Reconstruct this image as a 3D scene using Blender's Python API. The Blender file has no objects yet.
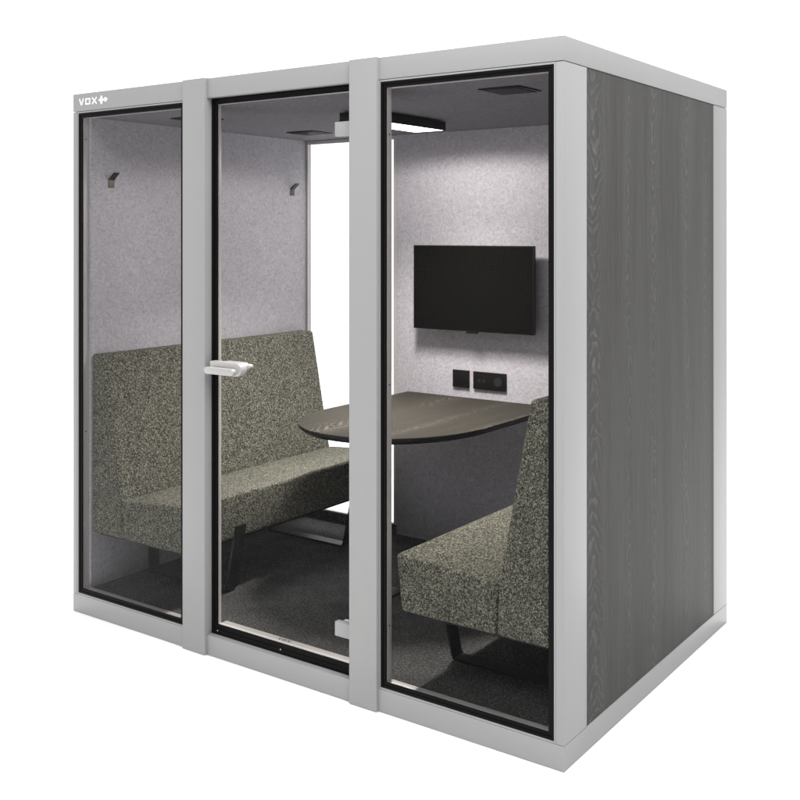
import bpy, bmesh, math, random
from mathutils import Vector, Matrix
random.seed(4)
S = bpy.context.scene
COL = S.collection

# ------------------------------------------------------------------ camera
cam_d = bpy.data.cameras.new("camera")
cam = bpy.data.objects.new("camera", cam_d); COL.objects.link(cam)
cam_d.sensor_width = 36.0
cam_d.lens = 36.0 * 1048.0 / 800.0
cam_d.shift_y = -167.0 / 800.0
cam_d.clip_start = 0.05; cam_d.clip_end = 400
cam.location = (3.8995, -2.9555, 1.683)
cam.rotation_euler = (math.radians(90), 0, math.asin(0.581))
S.camera = cam

# ------------------------------------------------------------------ studio light
W = bpy.data.worlds.new("World"); S.world = W; W.use_nodes = True
wn = W.node_tree; wn.nodes.clear()
w_out = wn.nodes.new('ShaderNodeOutputWorld'); w_bg = wn.nodes.new('ShaderNodeBackground')
w_tc = wn.nodes.new('ShaderNodeTexCoord'); w_dot = wn.nodes.new('ShaderNodeVectorMath'); w_dot.operation = 'DOT_PRODUCT'
w_dot.inputs[1].default_value = (-0.72, 0.55, 0.43)
w_mr = wn.nodes.new('ShaderNodeMapRange')
w_mr.inputs['From Min'].default_value = -0.45; w_mr.inputs['From Max'].default_value = 0.30
w_mr.inputs['To Min'].default_value = 0.22; w_mr.inputs['To Max'].default_value = 1.55
wn.links.new(w_tc.outputs['Generated'], w_dot.inputs[0]); wn.links.new(w_dot.outputs['Value'], w_mr.inputs['Value'])
wn.links.new(w_mr.outputs['Result'], w_bg.inputs['Strength']); wn.links.new(w_bg.outputs[0], w_out.inputs[0])
w_bg.inputs['Color'].default_value = (1, 1, 1, 1)

def area(name, loc, target, size, power, col=(1, 1, 1)):
    d = bpy.data.lights.new(name, 'AREA'); d.shape = 'SQUARE'; d.size = size; d.energy = power; d.color = col
    o = bpy.data.objects.new(name, d); COL.objects.link(o); o.location = loc
    o.rotation_euler = (Vector(target) - Vector(loc)).to_track_quat('-Z', 'Y').to_euler()
    return o
area("softbox_key", (3.85, -1.6, 4.4), (2.5, -0.7, 0.0), 2.6, 180)
area("softbox_back", (-0.6, 4.4, 6.2), (0.2, 3.4, 0.0), 3.5, 700)

S.view_settings.view_transform = 'Standard'; S.view_settings.look = 'None'
S.view_settings.exposure = 0; S.view_settings.gamma = 1
S.render.engine = 'CYCLES'
S.cycles.max_bounces = 10; S.cycles.transparent_max_bounces = 24; S.cycles.diffuse_bounces = 5

# ------------------------------------------------------------------ node helpers
class NT:
    def __init__(s, name):
        s.m = bpy.data.materials.new(name); s.m.use_nodes = True
        s.t = s.m.node_tree; s.t.nodes.clear()
        s.out = s.t.nodes.new('ShaderNodeOutputMaterial')
    def n(s, kind, **kw):
        nd = s.t.nodes.new(kind)
        for k, v in kw.items(): setattr(nd, k, v)
        return nd
    def put(s, sock, v):
        if isinstance(v, bpy.types.NodeSocket): s.t.links.new(v, sock)
        else: sock.default_value = v
    def M(s, op, a, b=None, c=None):
        nd = s.n('ShaderNodeMath', operation=op); s.put(nd.inputs[0], a)
        if b is not None: s.put(nd.inputs[1], b)
        if c is not None: s.put(nd.inputs[2], c)
        return nd.outputs[0]
    def coords(s):
        return s.n('ShaderNodeTexCoord').outputs['Object']
    def mapping(s, vec, scale=(1, 1, 1), rot=(0, 0, 0), loc=(0, 0, 0)):
        nd = s.n('ShaderNodeMapping'); s.put(nd.inputs['Vector'], vec)
        nd.inputs['Scale'].default_value = scale; nd.inputs['Rotation'].default_value = rot; nd.inputs['Location'].default_value = loc
        return nd.outputs[0]
    def sep(s, vec):
        nd = s.n('ShaderNodeSeparateXYZ'); s.put(nd.inputs[0], vec); return nd.outputs
    def comb(s, x, y, z):
        nd = s.n('ShaderNodeCombineXYZ')
        for i, v in enumerate((x, y, z)): s.put(nd.inputs[i], v)
        return nd.outputs[0]
    def noise(s, vec, scale, detail=2, rough=.5, dist=0, color=False):
        nd = s.n('ShaderNodeTexNoise'); s.put(nd.inputs['Vector'], vec)
        nd.inputs['Scale'].default_value = scale; nd.inputs['Detail'].default_value = detail
        nd.inputs['Roughness'].default_value = rough; nd.inputs['Distortion'].default_value = dist
        return nd.outputs['Color' if color else 'Fac']
    def ramp(s, fac, stops):
        nd = s.n('ShaderNodeValToRGB'); s.put(nd.inputs[0], fac)
        e = nd.color_ramp.elements
        while len(e) < len(stops): e.new(.5)
        for el, (p, c) in zip(e, stops):
            el.position = p; el.color = (c, c, c, 1) if not isinstance(c, tuple) else (*c, 1)
        return nd.outputs[0]
    def mix(s, f, a, b):
        nd = s.n('ShaderNodeMix', data_type='RGBA'); s.put(nd.inputs[0], f)
        s.put(nd.inputs[6], a if isinstance(a, bpy.types.NodeSocket) else (*a, 1))
        s.put(nd.inputs[7], b if isinstance(b, bpy.types.NodeSocket) else (*b, 1))
        return nd.outputs[2]
    def bump(s, h, strength, dist):
        nd = s.n('ShaderNodeBump'); s.put(nd.inputs['Height'], h)
        nd.inputs['Strength'].default_value = strength; nd.inputs['Distance'].default_value = dist
        return nd.outputs[0]
    def bsdf(s, color, rough=.5, metal=0, spec=.5, normal=None):
        b = s.n('ShaderNodeBsdfPrincipled')
        s.put(b.inputs['Base Color'], color if isinstance(color, bpy.types.NodeSocket) else (*color, 1))
        s.put(b.inputs['Roughness'], rough); b.inputs['Metallic'].default_value = metal
        b.inputs['Specular IOR Level'].default_value = spec
        if normal is not None: s.put(b.inputs['Normal'], normal)
        s.t.links.new(b.outputs[0], s.out.inputs[0]); return b

MAT = {}
def simple(name, col, rough=.5, metal=0, spec=.5, grain=0.0, gscale=900):
    n = NT(name); nm = None; c = (*col,)
    if grain:
        f = n.noise(n.coords(), gscale, 2)
        nm = n.bump(f, grain, .0004)
        g = n.noise(n.coords(), 3.1, 3)
        c = n.mix(n.M('MULTIPLY', g, .5), col, tuple(v * .93 for v in col))
    n.bsdf(c, rough, metal, spec, nm); MAT[name] = n.m

simple('grey_paint', (.315, .315, .315), .42, 0, .4, .12)
simple('pale_aluminium', (.57, .55, .53), .38, .15, .5, .1)
simple('black_rubber', (.0035, .0035, .0035), .6, 0, .1, .1)
simple('black_metal', (.007, .007, .0075), .42, 0, .22, .1)
simple('black_plastic', (.008, .008, .008), .45, 0, .2, .1)
simple('brushed_steel', (.46, .45, .445), .34, .25, .5, .08, 500)
simple('beige_sill', (.40, .385, .36), .5, 0, .3, .1)
simple('white_print', (.95, .95, .95), .5)
simple('socket_insert', (.022, .022, .022), .35, 0, .4)
simple('dark_print', (.03, .03, .03), .6)
simple('hook_bronze', (.11, .105, .075), .42, .3)
simple('studio_floor', (.92, .92, .92), .9, 0, 0)

n = NT('screen_glass'); n.bsdf((.0045, .0045, .004), .45, 0, .08); MAT['screen'] = n.m

# booth glass: slightly tinted, very low reflection
def glass(name, t):
    n = NT(name)
    tr = n.n('ShaderNodeBsdfTransparent'); tr.inputs[0].default_value = (t, t, t, 1)
    gl = n.n('ShaderNodeBsdfGlossy'); gl.inputs['Roughness'].default_value = .0
    fr = n.n('ShaderNodeFresnel'); fr.inputs['IOR'].default_value = 1.10
    mx = n.n('ShaderNodeMixShader'); n.t.links.new(fr.outputs[0], mx.inputs[0])
    n.t.links.new(tr.outputs[0], mx.inputs[1]); n.t.links.new(gl.outputs[0], mx.inputs[2])
    n.t.links.new(mx.outputs[0], n.out.inputs[0]); MAT[name] = n.m
glass('glass', .925)
glass('clear_glass', .988)

n = NT('light_diffuser'); em = n.n('ShaderNodeEmission')
em.inputs['Color'].default_value = (1.0, .965, .92, 1); em.inputs['Strength'].default_value = 7
n.t.links.new(em.outputs[0], n.out.inputs[0]); MAT['diffuser'] = n.m

# pressed felt wall lining
def felt(name, lo, hi, rot=(0, 0, 0)):
    n = NT(name); c = n.coords()
    a = n.noise(c, 21, 4, .6, 4.0)
    b = n.noise(c, 170, 2, .6, .8)
    f = n.M('ADD', n.M('MULTIPLY', a, .66), n.M('MULTIPLY', b, .34))
    col = n.ramp(f, [(.36, lo), (.5, tuple((x + y) * .5 for x, y in zip(lo, hi))), (.64, hi)])
    n.bsdf(col, .95, 0, .1, n.bump(f, .35, .0025)); MAT[name] = n.m
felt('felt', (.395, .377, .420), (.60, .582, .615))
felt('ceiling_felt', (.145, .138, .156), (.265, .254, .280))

# loop-pile carpet
n = NT('carpet'); c = n.coords()
a = n.noise(c, 125, 3, .75); b = n.noise(c, 9, 3, .6)
w_ = n.M('ADD', a, n.M('MULTIPLY', n.M('SUBTRACT', b, .5), .18))
col = n.ramp(w_, [(.32, (.022, .022, .0225)), (.52, (.064, .0635, .062)), (.72, (.175, .172, .163))])
n.bsdf(col, .95, 0, .1, n.bump(a, .8, .006)); MAT['carpet'] = n.m

# boucle upholstery: short twisted yarn loops in three tones
n = NT('boucle'); c = n.coords()
wob = n.noise(c, 120, 2, .5, 0, True)
add = n.n('ShaderNodeVectorMath', operation='MULTIPLY_ADD')
n.put(add.inputs[0], wob); add.inputs[1].default_value = (.010, .010, .010); n.put(add.inputs[2], c)
vo = n.n('ShaderNodeTexVoronoi'); vo.feature = 'F1'
n.put(vo.inputs['Vector'], n.mapping(n.mapping(add.outputs[0], (1, 1, 1), (.6, .15, .2)), (1.1, .62, 1.15)))
vo.inputs['Scale'].default_value = 236
bump_h = n.M('SUBTRACT', 1.0, n.M('MULTIPLY', vo.outputs['Distance'], 1.35))
rnd = n.sep(vo.outputs['Color'])[0]
fine = n.noise(c, 520, 2, .6)
patch = n.noise(c, 22, 2, .5)
tone = n.M('ADD', n.M('MULTIPLY', rnd, .46), n.M('MULTIPLY', bump_h, .50))
tone = n.M('ADD', tone, n.M('MULTIPLY', n.M('SUBTRACT', fine, .5), .30))
tone = n.M('ADD', tone, n.M('MULTIPLY', n.M('SUBTRACT', patch, .5), .10))
col = n.ramp(tone, [(.18, (.036, .036, .030)), (.42, (.130, .127, .101)), (.64, (.305, .297, .238)), (.86, (.54, .527, .43))])
n.bsdf(col, .92, 0, .12, n.bump(bump_h, .7, .004)); MAT['boucle'] = n.m

# stained oak veneer: nested V-shaped cathedral arches down the heart of each leaf, straight grain between
def oak(name, dark, mid, light, along, across, width, offs, pitch=.060, reach=.11, rough=.55, spec=.0, gain=1.0, seed=0.0):
    n = NT(name); c = n.coords(); x = n.sep(c); ax = {'X': 0, 'Y': 1, 'Z': 2}
    l = x[ax[along]]; a = x[ax[across]]
    def nz(sa, sl, seed_, scale=1.0, det=2, rgh=.5):
        return n.M('SUBTRACT', n.noise(n.comb(n.M('MULTIPLY', a, sa), n.M('MULTIPLY', l, sl), seed_ + seed), scale, det, rgh), .5)
    aw = n.M('ADD', a, n.M('MULTIPLY', n.M('SINE', n.M('ADD', n.M('MULTIPLY', a, 9.3), 1.1 + seed)), .038))
    t = n.M('DIVIDE', n.M('SUBTRACT', aw, offs), width)
    idx = n.M('FLOOR', t)
    u0 = n.M('MULTIPLY', n.M('SUBTRACT', n.M('FRACT', t), .5), width)
    wander = n.M('SUBTRACT', n.noise(n.comb(n.M('MULTIPLY', idx, 3.7), n.M('MULTIPLY', l, 2.2), seed), 1.0, 2), .5)
    u = n.M('ADD', u0, n.M('MULTIPLY', wander, .085))
    u = n.M('ADD', u, n.M('MULTIPLY', nz(9, 9, 5.1, 1.6, 3, .6), .030))
    au = n.M('ABSOLUTE', u)
    lobe = n.M('POWER', n.M('DIVIDE', au, .045), 1.35)
    reach_v = n.M('ADD', reach, n.M('MULTIPLY', n.M('SUBTRACT', n.noise(n.comb(n.M('MULTIPLY', idx, 5.3), n.M('MULTIPLY', l, .9), 2 + seed), 1.0, 1), .5), reach * 1.3))
    sgn = n.M('SUBTRACT', n.M('MULTIPLY', n.M('GREATER_THAN', n.noise(n.comb(n.M('MULTIPLY', idx, 2.37), n.M('MULTIPLY', l, .35), 6.5 + seed), 1.3, 0), .5), 2.0), 1.0)
    ph = n.M('ADD', n.M('MULTIPLY', l, sgn), n.M('MULTIPLY', lobe, reach_v))
    ph = n.M('ADD', ph, n.M('MULTIPLY', n.M('SUBTRACT', n.noise(n.comb(idx, n.M('MULTIPLY', l, 3.4), 9 + seed), 1.0, 3, .65), .5), .34))
    ph = n.M('ADD', ph, n.M('MULTIPLY', nz(30, 15, 1.7, 1.0, 3, .65), .110))
    fr_ = n.M('FRACT', n.M('DIVIDE', ph, pitch))
    line = n.M('MULTIPLY', n.ramp(fr_, [(.0, 0.0), (.50, .05), (.74, .85), (.84, 1.0), (.95, .0)]), 1.0)
    heart = n.M('POWER', 2.718, n.M('MULTIPLY', n.M('MULTIPLY', u, u), -1.0 / (.043 ** 2)))
    vis = n.M('ADD', n.M('MULTIPLY', n.noise(n.comb(n.M('MULTIPLY', idx, 1.91), n.M('MULTIPLY', l, 1.1), 4 + seed), 1.7, 1), 1.3), -.12)
    brk = n.M('ADD', .55, n.M('MULTIPLY', nz(60, 22, 8.8, 1.0, 2), 1.6))
    amt = n.M('MULTIPLY', n.M('MULTIPLY', line, n.M('ADD', n.M('MULTIPLY', n.M('MULTIPLY', heart, vis), 1.0), .07)), brk)
    amt = n.M('MULTIPLY', n.M('MAXIMUM', amt, 0.0), gain)
    pore = n.noise(n.comb(n.M('MULTIPLY', a, 300), n.M('MULTIPLY', l, 8), seed), 1, 2, .6)
    strk = n.noise(n.comb(n.M('MULTIPLY', u, 60), n.M('MULTIPLY', l, .9), seed + 3), 1, 2, .6)
    tone = n.noise(n.comb(n.M('MULTIPLY', a, 7), n.M('MULTIPLY', l, .6), 1.1 + seed), 1.6, 3)
    tt = n.M('ADD', n.M('MULTIPLY', tone, .55), n.M('MULTIPLY', strk, .45))
    base = n.mix(n.ramp(tt, [(.34, 0.0), (.66, 1.0)]), dark, mid)
    base = n.mix(n.M('MULTIPLY', n.ramp(pore, [(.48, 0.0), (.72, 1.0)]), .40), base, tuple(v * .68 for v in dark))
    col = n.mix(amt, base, light)
    h = n.M('ADD', n.M('MULTIPLY', amt, .6), n.M('MULTIPLY', pore, .3))
    n.bsdf(col, rough, 0, spec, n.bump(h, .3, .0012)); MAT[name] = n.m
oak('oak_panel', (.063, .062, .0585), (.088, .087, .083), (.165, .164, .158), 'Z', 'Y', .272, .085, spec=.06, gain=.95)
oak('oak_table', (.028, .0255, .0215), (.045, .041, .034), (.17, .16, .135), 'Y', 'X', .30, .03, .050, .10, .6, .03, 1.35, 3.3)

# ------------------------------------------------------------------ mesh helpers
def box(bm, x0, x1, y0, y1, z0, z1, bev=0.0, seg=2):
    r = bmesh.ops.create_cube(bm, size=1)
    vs = r['verts']
    for v in vs:
        v.co = Vector(((x0 + x1) / 2 + v.co.x * (x1 - x0), (y0 + y1) / 2 + v.co.y * (y1 - y0), (z0 + z1) / 2 + v.co.z * (z1 - z0)))
    if bev:
        es = list({e for v in vs for e in v.link_edges})
        bmesh.ops.bevel(bm, geom=es, offset=bev, segments=seg, profile=.6, affect='EDGES', clamp_overlap=True)
    return bm

def prism(bm, pts, axis, a0, a1, bev=0.0, seg=2):
    """closed polygon pts (2-D) pulled along axis from a0 to a1"""
    def P(p, a):
        if axis == 'Y': return Vector((p[0], a, p[1]))
        if axis == 'Z': return Vector((p[0], p[1], a))
        return Vector((a, p[0], p[1]))
    A = [bm.verts.new(P(p, a0)) for p in pts]; B = [bm.verts.new(P(p, a1)) for p in pts]
    k = len(pts); fs = [bm.faces.new(A), bm.faces.new(B[::-1])]
    for i in range(k): fs.append(bm.faces.new((A[i], B[i], B[(i + 1) % k], A[(i + 1) % k])))
    bmesh.ops.recalc_face_normals(bm, faces=fs)
    if bev:
        es = list({e for f in fs for e in f.edges})
        bmesh.ops.bevel(bm, geom=es, offset=bev, segments=seg, profile=.55, affect='EDGES', clamp_overlap=True)
    return bm

def ring(bm, o, i, axis, a0, a1, bev=0.0):
    """rectangular frame: o and i are (u0,u1,v0,v1), pulled along axis"""
    def P(u, v, a):
        if axis == 'Y': return Vector((u, a, v))
        return Vector((u, v, a))
    def q(r): return [(r[0], r[2]), (r[1], r[2]), (r[1], r[3]), (r[0], r[3])]
    O, I = q(o), q(i)
    V = [[bm.verts.new(P(u, v, a)) for (u, v) in L] for a in (a0, a1) for L in (O, I)]
    fs = []
    for k in range(4):
        j = (k + 1) % 4
        fs.append(bm.faces.new((V[0][k], V[0][j], V[1][j], V[1][k])))
        fs.append(bm.faces.new((V[2][k], V[3][k], V[3][j], V[2][j])))
        fs.append(bm.faces.new((V[0][k], V[2][k], V[2][j], V[0][j])))
        fs.append(bm.faces.new((V[1][k], V[1][j], V[3][j], V[3][k])))
    bmesh.ops.recalc_face_normals(bm, faces=fs)
    if bev:
        es = [e for e in {e for f in fs for e in f.edges} if e.calc_face_angle(0) > .3]
        bmesh.ops.bevel(bm, geom=es, offset=bev, segments=2, profile=.6, affect='EDGES', clamp_overlap=True)
    return bm

def cyl(bm, p0, p1, r, seg=28, r2=None):
    p0, p1 = Vector(p0), Vector(p1); d = p1 - p0
    m = Matrix.Translation((p0 + p1) / 2) @ d.to_track_quat('Z', 'Y').to_matrix().to_4x4()
    bmesh.ops.create_cone(bm, cap_ends=True, segments=seg, radius1=r, radius2=r if r2 is None else r2, depth=d.length, matrix=m)
    return bm

def stadium(x0, x1, z0, z1, left=False, right=True, k=10):
    r = (z1 - z0) / 2; zc = (z0 + z1) / 2; P = []
    if right:
        for i in range(k + 1):
            a = -math.pi / 2 + math.pi * i / k; P.append((x1 - r + r * math.cos(a), zc + r * math.sin(a)))
    else: P += [(x1, z0), (x1, z1)]
    if left:
        for i in range(k + 1):
            a = math.pi / 2 + math.pi * i / k; P.append((x0 + r + r * math.cos(a), zc + r * math.sin(a)))
    else: P += [(x0, z1), (x0, z0)]
    return P

def strip(bm, path, w0, w1, th, plane='X'):
    """bent flat bar: path of (x,z) centre points with thickness th, width w0..w1 along Y"""
    n_ = len(path); L, R_ = [], []
    for i, p in enumerate(path):
        p = Vector(p)
        a = (Vector(path[i]) - Vector(path[i - 1])).normalized() if i else None
        b = (Vector(path[i + 1]) - Vector(path[i])).normalized() if i < n_ - 1 else None
        t = (a + b).normalized() if a and b else (a or b)
        nrm = Vector((-t.y, t.x)); s = 1.0
        if a and b: s = 1.0 / max(.5, nrm.dot(Vector((-a.y, a.x))))
        L.append(p + nrm * th / 2 * s); R_.append(p - nrm * th / 2 * s)
    return prism(bm, [tuple(v) for v in L + R_[::-1]], 'Y', w0, w1)

def obj(name, bm, mat, parent=None, smooth=True, loc=None):
    me = bpy.data.meshes.new(name); bm.normal_update(); bm.to_mesh(me); bm.free()
    me.materials.append(MAT[mat])
    o = bpy.data.objects.new(name, me); COL.objects.link(o)
    if smooth:
        me.polygons.foreach_set('use_smooth', [True] * len(me.polygons))
        try: me.set_sharp_from_angle(angle=math.radians(38))
        except Exception: pass
    if parent is not None: o.parent = parent
    if loc is not None: o.location = loc
    return o

def B(): return bmesh.new()

def thing(name, label, cat, loc=(0, 0, 0), rz=0, group=None):
    o = bpy.data.objects.new(name, None); COL.objects.link(o); o.empty_display_size = .1
    o.location = loc; o.rotation_euler = (0, 0, rz); o['label'] = label; o['category'] = cat
    if group: o['group'] = group
    return o

def copy_thing(src, loc, rz, label):
    r = src.copy(); COL.objects.link(r); r.location = loc; r.rotation_euler = (0, 0, rz); r['label'] = label
    for ch in list(src.children):
        c_ = ch.copy(); COL.objects.link(c_); c_.parent = r
        for g in list(ch.children):
            d_ = g.copy(); COL.objects.link(d_); d_.parent = c_
    return r

# ------------------------------------------------------------------ the setting
bm = B(); bmesh.ops.create_cone(bm, cap_ends=True, segments=96, radius1=8.5, radius2=8.5, depth=.02, matrix=Matrix.Translation((1.2, .4, -.01)))
fl = obj('floor', bm, 'studio_floor', smooth=False); fl['kind'] = 'structure'

# ------------------------------------------------------------------ the booth shell
WX, DY, HZ = 2.418, 1.554, 2.300
Z0, Z1 = .080, 2.221          # between base beam and top beam
FL = .105                     # carpet surface
booth = thing('meeting_booth', 'silver grey framed office meeting booth with glass front and dark oak side panel', 'booth', (0, 0, 0))
def part(name, bm, mat, label=None, parent=booth, smooth=True):
    o = obj(name, bm, mat, parent, smooth)
    if label: o['label'] = label
    return o

bm = B(); ring(bm, (0, WX, 0, DY), (.06, WX - .06, .06, DY - .06), 'Z', 0.001, Z0, .0018); part('base_beam', bm, 'grey_paint')
bm = B(); ring(bm, (0, WX, 0, DY), (.06, WX - .06, .06, DY - .06), 'Z', Z1 + .0012, HZ, .0018); part('top_beam', bm, 'grey_paint')
bm = B(); box(bm, .061, WX - .061, .061, DY - .061, 2.24, 2.285); part('roof', bm, 'grey_paint')
g = .0012
bm = B(); box(bm, 2.3885, WX - .0004, .0004, .164, Z0 + g, Z1 - g, .0016); part('corner_post', bm, 'grey_paint')
bm = B(); box(bm, 0.0004, .0265, .0004, .164, Z0 + g, Z1 - g, .0016); part('corner_post', bm, 'grey_paint')
bm = B(); box(bm, 2.3885, WX - .0004, 1.387, DY - .0004, Z0 + g, Z1 - g, .0016); part('corner_post', bm, 'grey_paint')
bm = B(); box(bm, 0.0004, .0265, 1.387, DY - .0004, Z0 + g, Z1 - g, .0016); part('corner_post', bm, 'grey_paint')
bm = B(); box(bm, 2.392, WX - .003, .1665, 1.3845, Z0 + .001, Z1 - .001, .0008); part('side_panel', bm, 'oak_panel')
bm = B(); box(bm, .003, .0265, .1665, 1.3845, Z0 + .001, Z1 - .001, .0008); part('side_panel', bm, 'oak_panel')
# mullions stand 12 mm proud and run full height
for x0, x1 in ((.7155, .8425), (1.5745, 1.6965)):
    bm = B(); box(bm, x0, x1, -.012, .048, .002, HZ + .0015, .0018); part('mullion', bm, 'grey_paint')
# linings
bm = B(); box(bm, .028, .070, .0425, 1.504, FL - .003, 2.2); part('side_lining', bm, 'felt', smooth=False)
bm = B(); box(bm, 2.353, 2.390, .0425, 1.504, FL - .003, 2.2); part('side_lining', bm, 'felt', smooth=False)
bm = B(); box(bm, .692, 2.352, 1.506, 1.549, FL - .004, 2.1985, .0015); part('rear_wall', bm, 'felt', 'pale grey felt rear wall carrying the screen and sockets')
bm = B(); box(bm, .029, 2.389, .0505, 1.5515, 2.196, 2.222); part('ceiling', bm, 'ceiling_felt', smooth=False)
bm = B(); box(bm, .029, 2.389, .051, 1.505, .03, FL); part('carpet', bm, 'carpet', smooth=False)

# ---- fixed front windows
def front_window(x0, x1):
    f = B(); ring(f, (x0, x1, Z0 + .0006, Z1 - .0006), (x0 + .006, x1 - .006, Z0 + .007, Z1 - .007), 'Y', .0015, .012, .0012)
    w = part('window', f, 'grey_paint')
    a, b, c_, d_ = x0 + .0065, x1 - .0065, Z0 + .0075, Z1 - .0075
    gk = B()
    ring(gk, (a, b, c_, d_), (a + .009, b - .009, c_ + .009, d_ - .009), 'Y', .003, .012, .0015)
    ring(gk, (a + .0095, b - .0095, c_ + .0095, d_ - .0095), (a + .021, b - .021, c_ + .021, d_ - .021), 'Y', .0055, .0125, .0015)
    obj('gasket', gk, 'black_rubber', w)
    p = B(); box(p, a + .0205, b - .0205, .0072, .0117, c_ + .0205, d_ - .0205); obj('pane', p, 'glass', w, smooth=False)
    r = B(); ring(r, (a - .004, b + .004, c_ - .006, d_ + .006), (a + .0205, b - .0205, c_ + .0205, d_ - .0205), 'Y', .0135, .042, .0015)
    rv = obj('inner_frame', r, 'pale_aluminium', w)
    return w
w_left = front_window(.0272, .7150)
w_right = front_window(1.6972, 2.3878)

for w_, x, z in ((w_left, .0542, 2.10), (w_left, .0542, .80), (w_right, 1.7242, 2.03), (w_right, 1.7242, 1.148), (w_right, 1.7242, .30)):
    sc = B(); cyl(sc, (x - .001, .027, z), (x + .0008, .027, z), .0032, 12); obj('screw', sc, 'dark_print', w_)

# ---- rear window
xa, xb, za, zb = .0712, .6905, .1505, 2.195
f = B(); ring(f, (xa, xb, za, zb), (xa + .009, xb - .018, za + .008, zb - .020), 'Y', 1.5065, 1.5200, .0015)
rw = part('window', f, 'pale_aluminium', 'tall clear rear window beside the felt wall')
p = B(); box(p, xa + .0085, xb - .0175, 1.512, 1.516, za + .0075, zb - .0195); obj('pane', p, 'clear_glass', rw, smooth=False)
bm = B(); box(bm, .068, .6905, 1.5068, 1.5505, .03, .1497); part('rear_sill', bm, 'carpet')
bm = B(); box(bm, .028, .0675, 1.507, 1.5505, Z0 + .002, 2.194, .0015); part('rear_jamb', bm, 'grey_paint')

# ---- door
dx0, dx1 = .8430, 1.5740
f = B(); ring(f, (dx0, dx1, Z0 + .0007, Z1 - .0007), (dx0 + .030, dx1 - .030, Z0 + .040, Z1 - .024), 'Y', .0265, .034, .001)
ring(f, (dx0 + .004, dx1 - .004, Z0 + .005, Z1 - .004), (dx0 + .016, dx1 - .016, Z0 + .022, Z1 - .013), 'Y', .0235, .0262, .001)
door = part('door', f, 'black_rubber', 'clear glass door with black seal border')
p = B(); box(p, dx0 + .0295, dx1 - .0295, .028, .034, Z0 + .0395, Z1 - .0235); obj('pane', p, 'glass', door, smooth=False)
r = B(); ring(r, (dx0 + .001, dx1 - .001, Z0 + .002, Z1 - .002), (dx0 + .0305, dx1 - .0305, Z0 + .0405, Z1 - .0245), 'Y', .0350, .0500, .001)
obj('inner_frame', r, 'pale_aluminium', door)
t = B(); box(t, dx0 + .031, dx1 - .031, .0505, .078, Z0 + .012, Z0 + .0400, .001); th = obj('threshold', t, 'beige_sill', door)
# handle: lock case on the glass, front lever, inside turn knob
h = B()
prism(h, stadium(.866, 1.036, 1.123, 1.175), 'Y', -.006, .0275, .0025)
prism(h, stadium(.905, 1.020, 1.125, 1.173), 'Y', .0345, .062, .0025)
cyl(h, (1.006, -.006, 1.1415), (1.006, -.017, 1.1415), .0125)
prism(h, stadium(.862, 1.022, 1.128, 1.155, left=True), 'Y', -.036, -.0165, .003)
cyl(h, (.990, .062, 1.149), (.990, .084, 1.149), .010)
prism(h, stadium(.958, 1.002, 1.137, 1.161, left=True), 'Y', .080, .101, .004)
obj('handle', h, 'brushed_steel', door)
for zc in (2.060, .247):
    hb = B(); box(hb, 1.4945, 1.5738, .0055, .0275, zc - .026, zc + .026, .002); box(hb, 1.510, 1.5738, .0345, .052, zc - .022, zc + .024, .002)
    obj('hinge', hb, 'grey_paint', door)
for x, z in ((.880, .098), (1.215, .100)):
    sc = B(); cyl(sc, (x, .0236, z), (x, .0222, z), .0028, 12); obj('screw', sc, 'brushed_steel', door)

# ---- lettering (flat raised shapes on front faces)
def bar(bm, p, q, w, y0, y1):
    p, q = Vector(p), Vector(q); d = (q - p).normalized(); nn = Vector((-d.y, d.x)) * w / 2
    prism(bm, [tuple(p + nn), tuple(q + nn), tuple(q - nn), tuple(p - nn)], 'Y', y0, y1)
def logo(bm, x, z, s, y0, y1, icon=True):
    """letters V O X then a sound-wave mark; s = letter height"""
    w = .22 * s
    def V(a, b): return (x + a * s, z + b * s)
    bar(bm, V(.12, 1), V(.56, .04), w, y0, y1); bar(bm, V(1.06, 1), V(.64, .04), w, y0 - .00015, y1)
    for a, b in (((1.50, .13), (2.62, .13)), ((1.50, .87), (2.62, .87))): bar(bm, V(*a), V(*b), w, y0, y1)
    for a, b in (((1.62, .05), (1.62, .95)), ((2.50, .05), (2.50, .95))): bar(bm, V(*a), V(*b), w, y0 - .00015, y1)
    bar(bm, V(3.08, .02), V(4.10, .98), w, y0, y1); bar(bm, V(3.08, .98), V(4.10, .02), w, y0 - .00015, y1)
    if icon:
        prism(bm, [V(4.45, .5), V(4.95, .72), V(5.05, 1.12), V(5.35, 1.12), V(5.45, .70), V(5.85, .58), V(5.95, .84), V(6.2, .84), V(6.62, .5),
                   V(6.2, .16), V(5.95, .16), V(5.85, .42), V(5.45, .30), V(5.35, -.12), V(5.05, -.12), V(4.95, .28)], 'Y', y0, y1)
bm = B(); logo(bm, .0415, 2.2475, .0295, -.0012, .0005); part('logo', bm, 'white_print', 'white word VOX and sound wave mark on the top beam')
bm = B(); logo(bm, 1.170, 0, .0150, 0, .0006, False)
for v in bm.verts: v.co = Vector((v.co.x, .054 + v.co.z, Z0 + .0408 - v.co.y))
lg = obj('logo', bm, 'dark_print', door)
lg['label'] = 'tiny dark word stamped on the door threshold'

# ---- ceiling vents (fixed plates)
for x, y in ((.435, .335), (2.043, .32), (.42, 1.125), (2.0, 1.125)):
    v = B(); box(v, x - .083, x + .083, y - .083, y + .083, 2.1905, 2.1958, .0015)
    for k in range(9): box(v, x - .07, x + .07, y - .068 + k * .017 - .004, y - .068 + k * .017 + .004, 2.188, 2.1915)
    part('vent', v, 'black_plastic')

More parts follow.
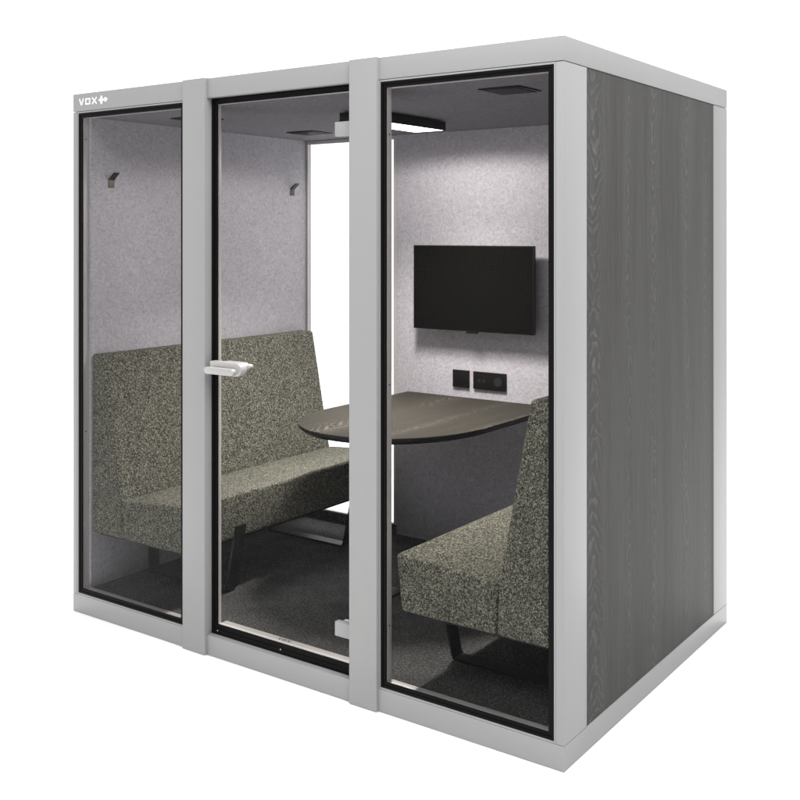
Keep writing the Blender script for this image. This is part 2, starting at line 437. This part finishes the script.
# ------------------------------------------------------------------ benches
def leg_bm(y):
    bm = B()
    r = .012
    path = [(.045, .247), (.045, r + .006)]
    for k in range(1, 5):
        a = math.pi + math.pi / 2 * k / 4; path.append((.045 + r + r * math.cos(a), r + .006 + r * math.sin(a)))
    # floor bar then leaning front upright
    b0 = Vector((.541, .006)); b1 = Vector((.606, .304)); d = (b1 - b0).normalized()
    path.append((b0.x - .016, .006)); path.append((b0.x - .004, .009)); path.append((b0.x + d.x * .014, .006 + d.y * .014)); path.append(tuple(b1))
    strip(bm, path, y - .030, y + .030, .010)
    return bm
def make_bench(label):
    t = thing('bench', label, 'bench', (.0705, .760, FL), 0, 'upholstered benches facing across the table')
    b = B(); prism(b, [(.0, .247), (.0, 1.040), (.078, 1.040), (.199, .418), (.206, .247)], 'Y', -.715, .715, .016, 4); obj('backrest', b, 'boucle', t)
    s = B(); prism(s, [(.2075, .247), (.2005, .418), (.616, .448), (.592, .247)], 'Y', -.7145, .7145, .016, 4); obj('seat', s, 'boucle', t)
    u = B(); box(u, .03, .575, -.69, .69, .236, .2465); obj('underframe', u, 'black_metal', t)
    for y in (-.395, .425): obj('leg', leg_bm(y), 'black_metal', t)
    return t
bench = make_bench('olive grey woven bench along the left lining, under the two coat hooks')
copy_thing(bench, (2.3525, .760, FL), math.pi, 'olive grey woven bench seen end-on through the right window, backed against the oak panelled side')

# ------------------------------------------------------------------ table
tb = thing('table', 'dark oak table with rounded front fixed between the two benches under the screen', 'table', (1.198, .66, FL))
def outline(inset=0.0):
    P = [(-.430 + inset, .842), (-.430 + inset, .24)]
    a_, b_ = .430 - inset, .545 - inset
    for k in range(1, 48):
        a = math.pi + math.pi * k / 48
        ca, sa = math.cos(a), math.sin(a)
        P.append((a_ * math.copysign(abs(ca) ** .93, ca), .24 + b_ * math.copysign(abs(sa) ** .93, sa)))
    P += [(.430 - inset, .24), (.430 - inset, .842)]
    return P
bm = B(); prism(bm, outline(), 'Z', .7515, .7555); obj('tabletop', bm, 'oak_table', tb)
bm = B()
O, I = outline(.0006), outline(.016)
V0 = [bm.verts.new((x, y, .7513)) for x, y in O]; V1 = [bm.verts.new((x, y, .741)) for x, y in O]; V2 = [bm.verts.new((x, y, .728)) for x, y in I]
k_ = len(O)
for A_, B_ in ((V0, V1), (V1, V2)):
    for i in range(k_): bm.faces.new((A_[i], A_[(i + 1) % k_], B_[(i + 1) % k_], B_[i]))
bm.faces.new(V2); bm.faces.new(V0[::-1]); bmesh.ops.recalc_face_normals(bm, faces=bm.faces)
obj('table_edge', bm, 'black_plastic', tb)
bm = B(); cyl(bm, (0, 0, .010), (0, 0, .716), .030, 32); cyl(bm, (0, 0, .706), (0, 0, .7275), .085, 32); obj('column', bm, 'black_metal', tb)
bm = B(); box(bm, -.045, .045, -.15, .15, .0005, .0105, .002); obj('base_plate', bm, 'black_metal', tb)

# ------------------------------------------------------------------ ceiling light
cl = thing('ceiling_light', 'black rectangular ceiling lamp glowing white above the table', 'lamp', (1.210, .772, 2.1955))
bm = B(); ring(bm, (-.085, .085, -.280, .280), (-.079, .079, -.274, .274), 'Z', -.046, -.006, .001); box(bm, -.0785, .0785, -.2735, .2735, -.032, -.0065); box(bm, -.05, .05, -.22, .22, -.0063, -.0005)
obj('housing', bm, 'black_metal', cl)
bm = B(); box(bm, -.0785, .0785, -.2735, .2735, -.0452, -.0325); obj('diffuser', bm, 'diffuser', cl)
ld = bpy.data.lights.new('lamp_light', 'SPOT'); ld.energy = 36; ld.color = (1.0, .955, .905); ld.shadow_soft_size = .06
ld.spot_size = math.radians(175); ld.spot_blend = .18
lo = bpy.data.objects.new('lamp_light', ld); COL.objects.link(lo); lo.parent = cl; lo.location = (0, .10, -.052)
ad = bpy.data.lights.new('lamp_light', 'AREA'); ad.shape = 'RECTANGLE'; ad.size = .14; ad.size_y = .40; ad.energy = 26; ad.spread = math.radians(112); ad.color = (1.0, .955, .905)
ao = bpy.data.objects.new('lamp_light', ad); COL.objects.link(ao); ao.parent = cl; ao.location = (0, 0, -.049)

# ------------------------------------------------------------------ screen on the rear wall
tv = thing('television', 'black flat screen television mounted on the felt rear wall', 'television', (1.2045, 1.4195, 1.411))
bm = B(); box(bm, -.3435, .3435, 0, .022, -.2105, .2105, .002); obj('casing', bm, 'black_plastic', tv)
bm = B(); box(bm, -.3375, .3375, -.0012, .0, -.203, .205); obj('screen', bm, 'screen', tv)
bm = B(); box(bm, -.030, .030, .001, .018, -.2205, -.2108, .0015); obj('sensor', bm, 'black_plastic', tv)
bm = B(); box(bm, -.25, .25, .0222, .045, -.16, .12, .004); box(bm, -.12, .12, .0452, .0862, -.10, .10); obj('wall_bracket', bm, 'black_metal', tv)

# ------------------------------------------------------------------ sockets
so = thing('cable_plate', 'small square black blank wall plate left of the wide socket', 'wall plate', (1.0955, 1.4945, .953))
bm = B(); box(bm, -.0475, .0475, 0, .0113, -.043, .043, .002); obj('plate', bm, 'black_plastic', so)
bm = B(); box(bm, -.030, .030, -.0014, .0, -.026, .026, .0006); obj('insert', bm, 'black_metal', so)
so = thing('wall_socket', 'wide black double wall socket right of the square plate', 'socket', (1.2615, 1.4945, .9525))
bm = B(); box(bm, -.0925, .0925, 0, .0113, -.043, .043, .002); obj('plate', bm, 'black_plastic', so)
bm = B(); cyl(bm, (.050, 0, 0), (.050, -.0016, 0), .023, 36)
for dx in (-.0095, .0095): cyl(bm, (.050 + dx, -.0016, 0), (.050 + dx, -.0022, 0), .003, 12)
obj('outlet', bm, 'socket_insert', so)
bm = B()
for dx in (-.058, -.030): box(bm, dx - .007, dx + .007, -.0014, 0, -.006, .006, .0005)
obj('charging_port', bm, 'socket_insert', so)

# ------------------------------------------------------------------ coat hooks
def make_hook(loc, label):
    t = thing('coat_hook', label, 'coat hook', loc, 0, 'coat hooks on the left lining')
    bm = B(); box(bm, .0003, .0055, -.015, .015, 0, .042, .001); obj('plate', bm, 'hook_bronze', t)
    bm = B(); strip(bm, [(.0055, .036), (.0085, .041), (.040, .066)], -.015, .015, .005); obj('prong', bm, 'black_metal', t)
    for y, z in ((-.005, .030), (.006, .012)):
        bm = B(); cyl(bm, (.0055, y, z), (.0064, y, z), .0022, 12); obj('screw', bm, 'dark_print', t)
    return t
hk = make_hook((.0702, .152, 1.888), 'small dark coat hook on the left lining nearer the front glass')
copy_thing(hk, (.0702, 1.388, 1.888), 0, 'small dark coat hook on the left lining beside the rear window')
